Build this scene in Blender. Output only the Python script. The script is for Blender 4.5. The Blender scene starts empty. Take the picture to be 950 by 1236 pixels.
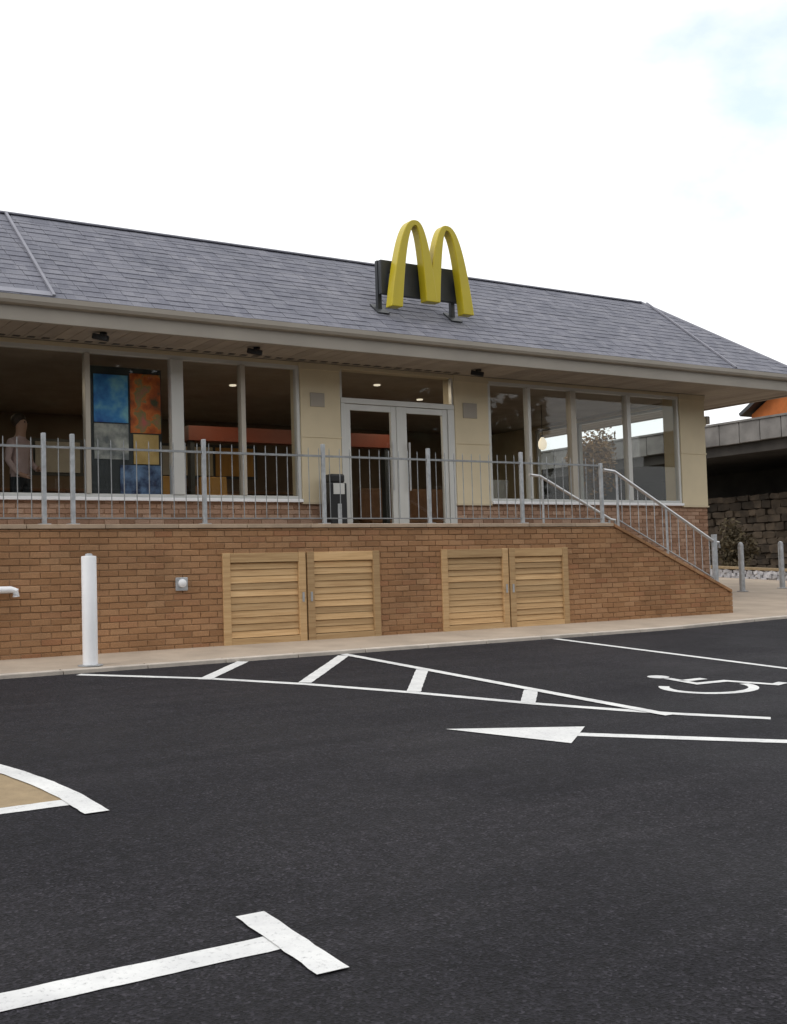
import bpy, bmesh, math, random
from mathutils import Vector, Matrix

random.seed(7)
R = math.radians
scene = bpy.context.scene
col = scene.collection

# ------------------------------------------------------------------ camera
cam_d = bpy.data.cameras.new('camera')
cam = bpy.data.objects.new('camera', cam_d)
col.objects.link(cam)
cam_d.sensor_fit = 'HORIZONTAL'
cam_d.sensor_width = 36.0
cam_d.lens = 53.5
cam_d.clip_start = 0.1
cam_d.clip_end = 3000
_f = Vector((0.54805, 0.83485, 0.05161)).normalized()
_r = Vector((0.83644, -0.54726, -0.02965)).normalized()
_u = _r.cross(_f)
cam.matrix_world = Matrix(((_r.x, _u.x, -_f.x, -3.399), (_r.y, _u.y, -_f.y, -13.063),
                           (_r.z, _u.z, -_f.z, 0.8536), (0, 0, 0, 1)))
scene.camera = cam

# ------------------------------------------------------------------ world and sun
SUN = Vector((-0.62, -0.10, 0.78)).normalized()          # direction towards the sun
world = bpy.data.worlds.new('World')
scene.world = world
world.use_nodes = True
wn, wl = world.node_tree.nodes, world.node_tree.links
bg = wn['Background']
bg.inputs['Strength'].default_value = 0.12
sky = wn.new('ShaderNodeTexSky')
sky.sky_type = 'NISHITA'
sky.sun_disc = False
sky.ozone_density = 0.2
sky.sun_elevation = math.asin(SUN.z)
sky.sun_rotation = math.atan2(SUN.x, SUN.y)
tc = wn.new('ShaderNodeTexCoord')
cn = wn.new('ShaderNodeTexNoise')
cn.inputs['Scale'].default_value = 2.6
cn.inputs['Detail'].default_value = 7
cn.inputs['Roughness'].default_value = 0.55
mp = wn.new('ShaderNodeMapping')
mp.inputs['Location'].default_value = (-4.739, .889, -2.563)
mp.inputs['Scale'].default_value = (1, 1, 1.7)
cr = wn.new('ShaderNodeValToRGB')
cr.color_ramp.elements[0].position = 0.30
cr.color_ramp.elements[0].color = (.60, .60, .60, 1)
cr.color_ramp.elements[1].position = 0.43
cr.color_ramp.elements[1].color = (1, 1, 1, 1)
mx = wn.new('ShaderNodeMix')
mx.data_type = 'RGBA'
mx.inputs[7].default_value = (10.3, 10.4, 10.5, 1)
wl.new(tc.outputs['Generated'], mp.inputs['Vector'])
wl.new(mp.outputs['Vector'], cn.inputs['Vector'])
wl.new(cn.outputs['Fac'], cr.inputs['Fac'])
wl.new(cr.outputs['Color'], mx.inputs[0])
tint = wn.new('ShaderNodeMix')                            # the photograph's greenish white balance of blue sky
tint.data_type = 'RGBA'
tint.blend_type = 'MULTIPLY'
tint.inputs[0].default_value = 1.0
tint.inputs[7].default_value = (1.0, 1.75, 1.45, 1)
wl.new(sky.outputs['Color'], tint.inputs[6])
wl.new(tint.outputs[2], mx.inputs[6])
wl.new(mx.outputs[2], bg.inputs['Color'])

sun_d = bpy.data.lights.new('sun', 'SUN')
sun_d.energy = 0.8
sun_d.angle = R(18)
sun_d.color = (1.0, 0.95, 0.88)
sun = bpy.data.objects.new('sun', sun_d)
col.objects.link(sun)
sun.rotation_euler = SUN.to_track_quat('Z', 'Y').to_euler()
sun.location = (-10, -5, 20)

scene.view_settings.view_transform = 'Standard'
scene.view_settings.look = 'None'
scene.view_settings.exposure = 0.0
scene.view_settings.gamma = 1.0

# ------------------------------------------------------------------ helpers
class MB:
    def __init__(s):
        s.v, s.f = [], []
    def add(s, vs, fs):
        o = len(s.v)
        s.v += [tuple(p) for p in vs]
        s.f += [tuple(i + o for i in q) for q in fs]
        return s
    def box(s, x0, x1, y0, y1, z0, z1):
        return s.add([(x0, y0, z0), (x1, y0, z0), (x1, y1, z0), (x0, y1, z0),
                      (x0, y0, z1), (x1, y0, z1), (x1, y1, z1), (x0, y1, z1)],
                     [(0, 3, 2, 1), (4, 5, 6, 7), (0, 1, 5, 4), (1, 2, 6, 5), (2, 3, 7, 6), (3, 0, 4, 7)])
    def obox(s, M, sx, sy, sz):
        c = [(-1, -1, -1), (1, -1, -1), (1, 1, -1), (-1, 1, -1), (-1, -1, 1), (1, -1, 1), (1, 1, 1), (-1, 1, 1)]
        return s.add([M @ Vector((a * sx / 2, b * sy / 2, d * sz / 2)) for a, b, d in c],
                     [(0, 3, 2, 1), (4, 5, 6, 7), (0, 1, 5, 4), (1, 2, 6, 5), (2, 3, 7, 6), (3, 0, 4, 7)])
    def prism(s, poly, y0, y1):
        """(x, z) polygon pushed through y"""
        n = len(poly)
        vs = [(x, y0, z) for x, z in poly] + [(x, y1, z) for x, z in poly]
        fs = [tuple(range(n)), tuple(range(2 * n - 1, n - 1, -1))]
        fs += [(i, i + n, (i + 1) % n + n, (i + 1) % n) for i in range(n)]
        return s.add(vs, fs)
    def tube(s, pts, r, n=8, caps=True):
        pts = [Vector(p) for p in pts]
        rs = r if isinstance(r, (list, tuple)) else [r] * len(pts)
        o = len(s.v)
        for i, p in enumerate(pts):
            d = (pts[min(i + 1, len(pts) - 1)] - pts[max(i - 1, 0)]).normalized()
            a = d.orthogonal().normalized() if abs(d.z) > .9 else d.cross(Vector((0, 0, 1))).normalized()
            if abs(d.z) > .9: a = Vector((1, 0, 0)); a = (a - d * a.dot(d)).normalized()
            b = d.cross(a)
            for k in range(n):
                t = 2 * math.pi * k / n
                s.v.append(tuple(p + (a * math.cos(t) + b * math.sin(t)) * rs[i]))
        for i in range(len(pts) - 1):
            for k in range(n):
                a0 = o + i * n + k; a1 = o + i * n + (k + 1) % n
                s.f.append((a0, a1, a1 + n, a0 + n))
        if caps:
            s.f.append(tuple(o + k for k in range(n))[::-1])
            s.f.append(tuple(o + (len(pts) - 1) * n + k for k in range(n)))
        return s
    def lathe(s, cx, cy, prof, n=20):
        o = len(s.v)
        for r, z in prof:
            for k in range(n):
                t = 2 * math.pi * k / n
                s.v.append((cx + r * math.cos(t), cy + r * math.sin(t), z))
        for i in range(len(prof) - 1):
            for k in range(n):
                a0 = o + i * n + k; a1 = o + i * n + (k + 1) % n
                s.f.append((a0, a1, a1 + n, a0 + n))
        s.f.append(tuple(o + k for k in range(n))[::-1])
        s.f.append(tuple(o + (len(prof) - 1) * n + k for k in range(n)))
        return s
    def mesh(s, name):
        me = bpy.data.meshes.new(name)
        me.from_pydata(s.v, [], s.f)
        bm = bmesh.new(); bm.from_mesh(me)
        bmesh.ops.recalc_face_normals(bm, faces=bm.faces)
        bm.to_mesh(me); bm.free()
        return me
    def build(s, name, m, parent=None, smooth=False, bevel=0, kind=None):
        me = s.mesh(name)
        me.materials.append(m)
        if smooth:
            for p in me.polygons: p.use_smooth = True
            me.set_sharp_from_angle(angle=R(38))
        o = link(name, me, parent)
        if bevel:
            b = o.modifiers.new('bevel', 'BEVEL'); b.width = bevel; b.segments = 2
            b.limit_method = 'ANGLE'
        if kind: o['kind'] = kind
        return o

def link(name, me, parent=None):
    o = bpy.data.objects.new(name, me)
    col.objects.link(o)
    if parent is not None:
        o.parent = parent
        off = parent.location
        # all meshes are written in world coordinates, so undo the parents' offset
        o.matrix_parent_inverse = Matrix.Translation(-off)
    return o

def tag(o, label=None, cat=None, group=None, kind=None):
    if label: o['label'] = label
    if cat: o['category'] = cat
    if group: o['group'] = group
    if kind: o['kind'] = kind
    return o

def thing(name, loc, label, cat, group=None):
    o = bpy.data.objects.new(name, None)
    o.empty_display_size = 0.2
    col.objects.link(o)
    o.location = loc
    return tag(o, label, cat, group)

SL = math.tan(R(3.067))                     # the car park rises gently towards the building
def zg(y): return max(-50, min(y, 16)) * SL

def sheet(pts, off):
    m = MB()
    m.add([(x, y, zg(y) + off) for x, y in pts], [tuple(range(len(pts)))])
    return m

def stroke(pts, w, off, closed=False):
    """a painted line of width w through ground points"""
    raw = [Vector((p[0], p[1])) for p in pts]
    pts = []
    for p, q in zip(raw, raw[1:]):
        k = max(1, int((q - p).length / .06))
        pts += [p.lerp(q, i / k) for i in range(k)]
    pts.append(raw[-1])
    L, Rr = [], []
    n = len(pts)
    for i, p in enumerate(pts):
        if i == 0: d = (pts[1] - p).normalized(); nn = Vector((-d.y, d.x))
        elif i == n - 1: d = (p - pts[i - 1]).normalized(); nn = Vector((-d.y, d.x))
        else:
            a = (p - pts[i - 1]).normalized(); b = (pts[i + 1] - p).normalized()
            d = (a + b).normalized(); nn = Vector((-d.y, d.x))
            nn = nn / max(.4, nn.dot(Vector((-a.y, a.x))))
        L.append(p + nn * (w / 2 + random.uniform(-.003, .003))); Rr.append(p - nn * (w / 2 + random.uniform(-.003, .003)))
    m = MB()
    vs = [(p.x, p.y, zg(p.y) + off) for p in L] + [(p.x, p.y, zg(p.y) + off) for p in Rr]
    m.add(vs, [(i, i + 1, n + i + 1, n + i) for i in range(n - 1)])
    return m

# ------------------------------------------------------------------ materials
def new_mat(name):
    m = bpy.data.materials.new(name)
    m.use_nodes = True
    return m, m.node_tree.nodes, m.node_tree.links, m.node_tree.nodes['Principled BSDF']

def mathn(N, L, op, a, b=None):
    n = N.new('ShaderNodeMath'); n.operation = op
    for i, q in enumerate((a, b)):
        if q is None: continue
        if isinstance(q, (int, float)): n.inputs[i].default_value = q
        else: L.new(q, n.inputs[i])
    return n.outputs[0]

def noise(N, L, vec, scale, detail=4, rough=.55):
    n = N.new('ShaderNodeTexNoise')
    n.inputs['Scale'].default_value = scale
    n.inputs['Detail'].default_value = detail
    n.inputs['Roughness'].default_value = rough
    if vec is not None: L.new(vec, n.inputs['Vector'])
    return n.outputs['Fac']

def ramp(N, L, fac, stops):
    r = N.new('ShaderNodeValToRGB')
    e = r.color_ramp.elements
    while len(e) < len(stops): e.new(.5)
    for i, (p, c) in enumerate(stops):
        e[i].position = p; e[i].color = (*c, 1)
    L.new(fac, r.inputs['Fac'])
    return r.outputs['Color']

def mixc(N, L, fac, a, b, mode='MIX'):
    n = N.new('ShaderNodeMix'); n.data_type = 'RGBA'; n.blend_type = mode
    for i, q in ((0, fac), (6, a), (7, b)):
        if isinstance(q, (int, float)): n.inputs[i].default_value = q
        elif isinstance(q, tuple): n.inputs[i].default_value = (*q, 1)
        else: L.new(q, n.inputs[i])
    return n.outputs[2]

def pos(N): return N.new('ShaderNodeNewGeometry').outputs['Position']

def bump(N, L, B, h, strength, dist):
    b = N.new('ShaderNodeBump')
    b.inputs['Strength'].default_value = strength
    b.inputs['Distance'].default_value = dist
    L.new(h, b.inputs['Height']); L.new(b.outputs['Normal'], B.inputs['Normal'])

def simple(name, c, rough=.6, var=.18, scale=4, metal=0, bmp=0, bscale=60, spec=.5, rnd=0):
    """plain colour with soft blotches, optional fine relief and per-object tone"""
    m, N, L, B = new_mat(name)
    p = pos(N)
    lo = tuple(x * (1 - var) for x in c); hi = tuple(min(1, x * (1 + var)) for x in c)
    cc = ramp(N, L, noise(N, L, p, scale, 6), [(.3, lo), (.7, hi)])
    if rnd:
        oi = N.new('ShaderNodeObjectInfo').outputs['Random']
        k = mathn(N, L, 'ADD', mathn(N, L, 'MULTIPLY', oi, 2 * rnd), 1 - rnd)
        g = N.new('ShaderNodeCombineColor')
        for i in range(3): L.new(k, g.inputs[i])
        cc = mixc(N, L, 1.0, cc, g.outputs[0], 'MULTIPLY')
    L.new(cc, B.inputs['Base Color'])
    B.inputs['Roughness'].default_value = rough
    B.inputs['Metallic'].default_value = metal
    B.inputs['Specular IOR Level'].default_value = spec
    if bmp: bump(N, L, B, noise(N, L, p, bscale, 5), bmp, .01)
    return m

def brick_mat(name, stops, bw=.225, bh=.075):
    m, N, L, B = new_mat(name)
    p = pos(N)
    sx = N.new('ShaderNodeSeparateXYZ'); L.new(p, sx.inputs[0])
    row = mathn(N, L, 'FLOOR', mathn(N, L, 'DIVIDE', sx.outputs['Z'], bh))
    half = mathn(N, L, 'MULTIPLY', mathn(N, L, 'MODULO', mathn(N, L, 'ADD', row, 100), 2), .5)
    cl = mathn(N, L, 'FLOOR', mathn(N, L, 'ADD', mathn(N, L, 'DIVIDE', sx.outputs['X'], bw), half))
    cb = N.new('ShaderNodeCombineXYZ'); L.new(cl, cb.inputs[0]); L.new(row, cb.inputs[1])
    wn_ = N.new('ShaderNodeTexWhiteNoise'); wn_.noise_dimensions = '2D'
    L.new(cb.outputs[0], wn_.inputs['Vector'])
    cc = ramp(N, L, wn_.outputs['Value'], stops)
    blot = ramp(N, L, noise(N, L, p, 1.4, 6), [(.28, (.76, .76, .77)), (.5, (1, 1, 1)), (.74, (1.16, 1.14, 1.12))])
    cc = mixc(N, L, 1.0, cc, blot, 'MULTIPLY')
    fine = ramp(N, L, noise(N, L, p, 70, 4), [(.25, (.72, .72, .72)), (.75, (1.2, 1.2, 1.2))])
    cc = mixc(N, L, 1.0, cc, fine, 'MULTIPLY')
    L.new(cc, B.inputs['Base Color'])
    B.inputs['Roughness'].default_value = .9
    B.inputs['Specular IOR Level'].default_value = .2
    bump(N, L, B, noise(N, L, p, 90, 4), .5, .006)
    return m

def asphalt_mat():
    m, N, L, B = new_mat('asphalt')
    p = pos(N)
    big = ramp(N, L, noise(N, L, p, .22, 6, .6), [(.32, (.0115, .0112, .0146)), (.68, (.0200, .0191, .0225))])
    vo = N.new('ShaderNodeTexVoronoi'); vo.inputs['Scale'].default_value = 88
    L.new(p, vo.inputs['Vector'])
    st = ramp(N, L, vo.outputs['Color'], [(.12, (.35, .35, .36)), (.55, (.9, .9, .92)), (.8, (1.5, 1.48, 1.5)), (.95, (2.9, 2.85, 2.8))])
    cc = mixc(N, L, 1.0, big, st, 'MULTIPLY')
    gr = ramp(N, L, noise(N, L, p, 14, 6, .75), [(.3, (.6, .6, .62)), (.7, (1.5, 1.46, 1.46))])
    cc = mixc(N, L, 1.0, cc, gr, 'MULTIPLY')
    # faint scuffs from turning tyres, and a few drip marks
    mpn = N.new('ShaderNodeMapping'); mpn.inputs['Rotation'].default_value = (0, 0, R(38)); mpn.inputs['Scale'].default_value = (.25, 2.6, 1)
    L.new(p, mpn.inputs['Vector'])
    sc = ramp(N, L, noise(N, L, mpn.outputs['Vector'], 1.1, 5, .6), [(.42, (.86, .86, .88)), (.62, (1.22, 1.2, 1.18))])
    cc = mixc(N, L, 1.0, cc, sc, 'MULTIPLY')
    dr = ramp(N, L, noise(N, L, p, 1.7, 3, .5), [(.24, (.55, .55, .55)), (.31, (1, 1, 1))])
    cc = mixc(N, L, 1.0, cc, dr, 'MULTIPLY')
    L.new(cc, B.inputs['Base Color'])
    rr = ramp(N, L, noise(N, L, p, .5, 4), [(.3, (.62, .62, .62)), (.7, (.85, .85, .85))])
    L.new(rr, B.inputs['Roughness'])
    B.inputs['Specular IOR Level'].default_value = .2
    bump(N, L, B, vo.outputs['Distance'], .5, .01)
    return m

def paint_mat():
    m, N, L, B = new_mat('road_paint')
    p = pos(N)
    wear = ramp(N, L, noise(N, L, p, 38, 7, .78), [(.29, (.10, .10, .105)), (.36, (.55, .55, .55)), (.46, (.78, .78, .775))])
    soft = ramp(N, L, noise(N, L, p, 2.2, 6, .65), [(.3, (.74, .74, .75)), (.65, (1.02, 1.02, 1.01))])
    L.new(mixc(N, L, 1.0, wear, soft, 'MULTIPLY'), B.inputs['Base Color'])
    B.inputs['Roughness'].default_value = .65
    bump(N, L, B, noise(N, L, p, 120, 3), .4, .004)
    return m

def wood_mat():
    m, N, L, B = new_mat('new_timber')
    tcn = N.new('ShaderNodeTexCoord')
    oi = N.new('ShaderNodeObjectInfo').outputs['Random']
    p = pos(N)
    mpn = N.new('ShaderNodeMapping'); mpn.inputs['Scale'].default_value = (1.6, 14, 38)
    L.new(p, mpn.inputs['Vector'])
    off = N.new('ShaderNodeCombineXYZ'); L.new(mathn(N, L, 'MULTIPLY', oi, 40), off.inputs[0])
    L.new(off.outputs[0], mpn.inputs['Location'])
    g = noise(N, L, mpn.outputs['Vector'], 1.0, 6, .6)
    cc = ramp(N, L, g, [(.25, (.38, .22, .10)), (.5, (.54, .345, .165)), (.75, (.64, .44, .235))])
    k = mathn(N, L, 'ADD', mathn(N, L, 'MULTIPLY', oi, .5), .72)
    cg = N.new('ShaderNodeCombineColor')
    for i in range(3): L.new(k, cg.inputs[i])
    L.new(mixc(N, L, 1.0, cc, cg.outputs[0], 'MULTIPLY'), B.inputs['Base Color'])
    B.inputs['Roughness'].default_value = .75
    bump(N, L, B, g, .3, .004)
    return m

def tile_mat():
    m, N, L, B = new_mat('slate_tile')
    p = pos(N)
    sx = N.new('ShaderNodeSeparateXYZ'); L.new(p, sx.inputs[0])
    v1 = N.new('ShaderNodeCombineXYZ')
    L.new(mathn(N, L, 'FLOOR', mathn(N, L, 'DIVIDE', mathn(N, L, 'SUBTRACT', sx.outputs['Z'], 4.54), .0967)), v1.inputs[1])
    L.new(mathn(N, L, 'FLOOR', mathn(N, L, 'DIVIDE', sx.outputs['X'], .15)), v1.inputs[0])
    w = N.new('ShaderNodeTexWhiteNoise'); w.noise_dimensions = '2D'
    L.new(v1.outputs[0], w.inputs['Vector'])
    cc = ramp(N, L, w.outputs['Value'], [(0, (.145, .149, .182)), (.5, (.172, .176, .21)), (1, (.205, .208, .24))])
    b = ramp(N, L, noise(N, L, p, 1.2, 5), [(.3, (.85, .85, .87)), (.7, (1.12, 1.1, 1.1))])
    cc = mixc(N, L, 1.0, cc, b, 'MULTIPLY')
    f = ramp(N, L, noise(N, L, p, 55, 4), [(.3, (.8, .8, .8)), (.7, (1.15, 1.15, 1.15))])
    L.new(mixc(N, L, 1.0, cc, f, 'MULTIPLY'), B.inputs['Base Color'])
    B.inputs['Roughness'].default_value = .8
    bump(N, L, B, noise(N, L, p, 80, 4), .4, .006)
    return m

def glass_mat(name, tint=(.95, .965, .96), f0=.030):
    m = bpy.data.materials.new(name); m.use_nodes = True
    N, L = m.node_tree.nodes, m.node_tree.links
    N.remove(N['Principled BSDF'])
    out = N['Material Output']
    t = N.new('ShaderNodeBsdfTransparent'); t.inputs[0].default_value = (*tint, 1)
    g = N.new('ShaderNodeBsdfGlossy'); g.inputs['Roughness'].default_value = .02
    ge = N.new('ShaderNodeNewGeometry')
    dt = N.new('ShaderNodeVectorMath'); dt.operation = 'DOT_PRODUCT'
    L.new(ge.outputs['Normal'], dt.inputs[0]); L.new(ge.outputs['Incoming'], dt.inputs[1])
    k = mathn(N, L, 'SUBTRACT', 1.0, mathn(N, L, 'ABSOLUTE', dt.outputs['Value']))
    fr = mathn(N, L, 'ADD', mathn(N, L, 'MULTIPLY', mathn(N, L, 'POWER', k, 5.0), 1 - f0), f0)
    s = N.new('ShaderNodeMixShader')
    L.new(fr, s.inputs[0]); L.new(t.outputs[0], s.inputs[1]); L.new(g.outputs[0], s.inputs[2])
    L.new(s.outputs[0], out.inputs['Surface'])
    return m

def emit_mat(name, c, s):
    m, N, L, B = new_mat(name)
    B.inputs['Base Color'].default_value = (*c, 1)
    B.inputs['Emission Color'].default_value = (*c, 1)
    B.inputs['Emission Strength'].default_value = s
    return m

def poster_mat(name, stops, scale, seed):
    m, N, L, B = new_mat(name)
    mpn = N.new('ShaderNodeMapping'); mpn.inputs['Location'].default_value = (seed, seed, seed)
    L.new(pos(N), mpn.inputs['Vector'])
    L.new(ramp(N, L, noise(N, L, mpn.outputs['Vector'], scale, 3), stops), B.inputs['Base Color'])
    B.inputs['Roughness'].default_value = .5
    return m

M = dict(
    asphalt=asphalt_mat(), paint=paint_mat(), wood=wood_mat(), tile=tile_mat(),
    brick=brick_mat('tan_brick', [(0, (.30, .160, .080)), (.45, (.36, .197, .100)), (.8, (.395, .228, .122)), (1, (.335, .165, .085))]),
    plinth_brick=brick_mat('red_brown_brick', [(0, (.25, .145, .095)), (.5, (.34, .21, .145)), (1, (.41, .275, .20))]),
    mortar=simple('mortar', (.40, .255, .15), .95, .15, 8, bmp=.4),
    paving=simple('pale_concrete_paving', (.40, .325, .255), .9, .16, 1.6, bmp=.35, bscale=40),
    coping=simple('tan_coping', (.40, .30, .215), .85, .15, 5, bmp=.3, rnd=.1),
    kerb=simple('concrete_kerb', (.52, .46, .40), .85, .18, 5, bmp=.3, rnd=.1),
    tan=simple('tan_surfacing', (.33, .245, .145), .9, .15, 9, bmp=.7, bscale=120),
    ground=simple('rough_ground', (.11, .10, .06), .95, .3, .6, bmp=.5, bscale=8),
    cream=simple('cream_cladding', (.62, .53, .365), .6, .07, 1.5),
    cream_dark=simple('cream_trim', (.55, .47, .33), .6, .07, 1.5),
    fascia=simple('stone_coloured_fascia', (.33, .295, .25), .5, .09, 1.2),
    soffit=simple('taupe_soffit', (.33, .285, .235), .7, .1, 3, rnd=.12),
    frame=simple('pale_aluminium', (.58, .58, .56), .4, .05, 2, metal=.2),
    frame_tan=simple('champagne_aluminium', (.46, .42, .36), .4, .06, 2, metal=.2),
    galv=simple('galvanised_steel', (.42, .435, .455), .5, .2, 14, metal=.3),
    galv_dull=simple('dull_galvanised_bar', (.27, .28, .29), .55, .2, 14, metal=.3),
    steel=simple('stainless_rail', (.62, .62, .63), .3, .08, 6, metal=.7),
    white=simple('white_gloss_paint', (.86, .86, .88), .4, .05, 3),
    yellow=simple('golden_yellow_plastic', (.52, .41, .014), .35, .06, 2),
    dark=simple('charcoal_metal', (.035, .038, .042), .45, .15, 4),
    black=simple('black_plastic', (.012, .012, .014), .4, .1, 5),
    lead=simple('grey_flashing', (.25, .25, .29), .6, .12, 4),
    roof_flat=simple('roof_felt', (.12, .12, .13), .9, .15, 2),
    glass=glass_mat('window_glass'),
    i_wall=simple('dark_brown_wall', (.15, .105, .07), .8, .25, .8),
    i_ceil=simple('brown_ceiling', (.30, .25, .20), .8, .15, 2),
    i_floor=simple('dark_tile_floor', (.16, .13, .11), .5, .2, 2),
    orange=simple('orange_laminate', (.17, .034, .014), .5, .1, 3),
    amber=simple('amber_vinyl', (.55, .27, .045), .5, .12, 3),
    tablewood=simple('brown_table', (.16, .08, .04), .5, .2, 6),
    chairgrey=simple('pale_chair', (.42, .40, .36), .5, .1, 6),
    lamp=emit_mat('lit_lamp', (1, .88, .68), .8),
    concrete=simple('weathered_concrete', (.19, .18, .172), .9, .35, 1.6, bmp=.4, bscale=20, rnd=.16),
    darkstone=simple('near_black_stone', (.045, .04, .036), .95, .4, 1.3, bmp=.8, bscale=6),  # very dark blotchy stone colour for the slab, columns and wall cores
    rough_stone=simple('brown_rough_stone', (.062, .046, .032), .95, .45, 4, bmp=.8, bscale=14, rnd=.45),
    rubble=simple('pale_rubble', (.62, .62, .66), .9, .35, 7, bmp=.8, bscale=25, rnd=.2),
    orange_tile=simple('orange_roof_tile', (.52, .15, .035), .8, .15, 3, rnd=.1),
    house_brick=brick_mat('house_brick', [(0, (.25, .1, .06)), (1, (.4, .2, .13))]),
    bark=simple('bark', (.06, .045, .03), .95, .3, 9, bmp=.6, bscale=25),
    leaf=simple('autumn_leaf', (.17, .095, .03), .8, .4, 3),
    wood_leaf=simple('dark_tree_leaf', (.035, .045, .02), .8, .4, .4),
    bramble=simple('bramble_leaf', (.075, .058, .030), .85, .5, 2.5),
    skin=simple('skin', (.45, .26, .18), .6, .06, 6),
    shirt=simple('pink_shirt', (.50, .36, .34), .85, .1, 8),
    trousers=simple('dark_trousers', (.03, .032, .04), .85, .15, 8),
    hair=simple('brown_hair', (.05, .03, .02), .7, .2, 20),
)

# ------------------------------------------------------------------ ground, car park, pavement
def strip_sheet(xs, ys, off):
    m = MB()
    vs = [(x, y, zg(y) + off) for y in ys for x in xs]
    n = len(xs)
    m.add(vs, [(j * n + i, j * n + i + 1, (j + 1) * n + i + 1, (j + 1) * n + i)
               for j in range(len(ys) - 1) for i in range(n - 1)])
    return m
tag(strip_sheet([-400, -60, 0, 60, 400], [-400, -50, 0, 16, 400], -.09).build('ground', M['ground']), kind='structure')
car_park = tag(strip_sheet([-60, 0, 60], [-49, -20, -.4], -.012).build('car_park', M['asphalt']), kind='structure')
EDGE = [(-12, -1.26), (9.0, -1.26), (10.5, -1.06), (12.0, -.90), (16, -.8), (40, -.8)]
def edge_y(x):
    for (a, b), (c, d) in zip(EDGE, EDGE[1:]):
        if a <= x <= c: return b + (d - b) * (x - a) / (c - a)
    return -.8
pv = MB()
xs = [-12, -6, 0, 3, 6, 9, 10.5, 12, 13, 16, 20, 40]
vs = []
for x in xs:
    yb = .3 if x < 11.5 else 15.9
    vs += [(x, edge_y(x) + .12, zg(edge_y(x) + .12) + .028), (x, yb, zg(yb) + .028)]
pv.add(vs, [(2 * i, 2 * i + 2, 2 * i + 3, 2 * i + 1) for i in range(len(xs) - 1)])
pavement = tag(pv.build('pavement', M['paving']), kind='structure')
x = -6.0
while x < 24:                                           # kerb stones, each about 0.9 m
    x1 = x + .9
    m = MB()
    a, b = x + .004, x1 - .004
    ya, yb = edge_y(a), edge_y(b)
    m.add([(a, ya, zg(ya) - .1), (b, yb, zg(yb) - .1), (b, yb + .125, zg(yb) - .1), (a, ya + .125, zg(ya) - .1),
           (a, ya, zg(ya) + .03), (b, yb, zg(yb) + .03), (b, yb + .125, zg(yb) + .034), (a, ya + .125, zg(ya) + .034)],
          [(0, 3, 2, 1), (4, 5, 6, 7), (0, 1, 5, 4), (1, 2, 6, 5), (2, 3, 7, 6), (3, 0, 4, 7)])
    m.build('kerb_stone', M['kerb'], pavement, bevel=.008)
    x = x1

PO = -.008                                              # paint sits 4 mm above the asphalt
def paint(name, m, label=None, mt='paint'):
    o = m.build(name, M[mt], car_park)
    if label: o['label'] = label
    return o
paint('bay_line', stroke([(-5.5, -9.10), (-1.40, -9.12)], .15, PO), 'white bay line in the foreground that ends in a crossbar')
paint('bay_crossbar', stroke([(-1.335, -8.80), (-1.355, -9.485)], .125, PO + .004), 'short white crossbar at the end of the foreground bay line')
arc = [(-3.4, -4.15), (-2.6, -4.22), (-2.0, -4.45), (-1.66, -4.85), (-1.50, -5.25), (-1.40, -5.67), (-1.335, -6.06), (-1.30, -6.47), (-1.30, -6.90)]
paint('island_edge_line', stroke(arc, .135, PO + .004), 'curved white line round the tan surfaced island')
paint('island_base_line', stroke([(-4.2, -6.58), (-1.36, -6.58)], .14, PO), 'straight white line along the near side of the tan island')
paint('island_surfacing', sheet([(-4.2, -6.5), (-1.33, -6.5)] + [(p[0] - .02, p[1]) for p in arc[6::-1]] + [(-4.2, -4.15)], PO - .002), 'tan surfaced traffic island at the left edge', 'tan')
hatchA = [(.42, -1.36), (1.38, -2.33), (2.02, -3.24), (2.56, -4.24), (3.06, -5.33), (3.42, -5.95), (3.66, -6.34), (4.13, -6.91)]
sm = []
for i in range(len(hatchA) - 1):
    for k in range(3):
        t = k / 3; sm.append((hatchA[i][0] * (1 - t) + hatchA[i + 1][0] * t, hatchA[i][1] * (1 - t) + hatchA[i + 1][1] * t))
sm.append(hatchA[-1])
paint('hatch_outline', stroke(sm, .11, PO), 'long white outline of the hatched zone beside the accessible bay')
paint('bay_line', stroke([(3.57, -1.30), (3.57, -6.38)], .11, PO + .004), 'white line between the hatched zone and the accessible bay')
paint('bay_line', stroke([(6.80, -1.30), (6.80, -6.3)], .10, PO), 'white line on the far side of the accessible bay')
for a, b in (((1.33, -2.40), (2.28, -1.30)), ((2.04, -3.14), (3.50, -1.42)), ((2.58, -4.20), (3.54, -2.95)), ((3.02, -5.28), (3.54, -4.70))):
    paint('hatch_bar', stroke([a, b], .13, PO + .002))
paint('arrow_head', sheet([(1.71, -5.90), (2.12, -6.83), (2.40, -6.60), (2.65, -6.39)], PO + .002), 'white arrow head pointing left along the lane')
paint('arrow_shaft', stroke([(2.36, -6.56), (3.45, -7.62), (5.2, -9.3)], .13, PO), 'white shaft of the lane arrow')
ang = [R(a) for a in range(135, 356, 11)]
cx0, cy0 = 5.06, -5.36
WY = lambda y: -5.88 + (y + 5.88) * .82
wc = stroke([(cx0 + .45 * math.cos(a), WY(cy0 + .45 * math.sin(a))) for a in ang], .10, PO)
for pts in ([(5.16, -4.62), (5.12, -5.12), (5.50, -5.14), (5.70, -5.66), (5.88, -5.60)], [(5.14, -4.86), (5.45, -4.86)]):
    q = stroke([(a, WY(b)) for a, b in pts], .10, PO + .003); wc.add(q.v, q.f)
q = sheet([(5.18 + .11 * math.cos(i * math.pi / 7), WY(-4.44) + .11 * math.sin(i * math.pi / 7)) for i in range(14)], PO)
wc.add(q.v, q.f)
paint('wheelchair_symbol', wc, 'white wheelchair symbol painted in the accessible bay')

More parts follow.
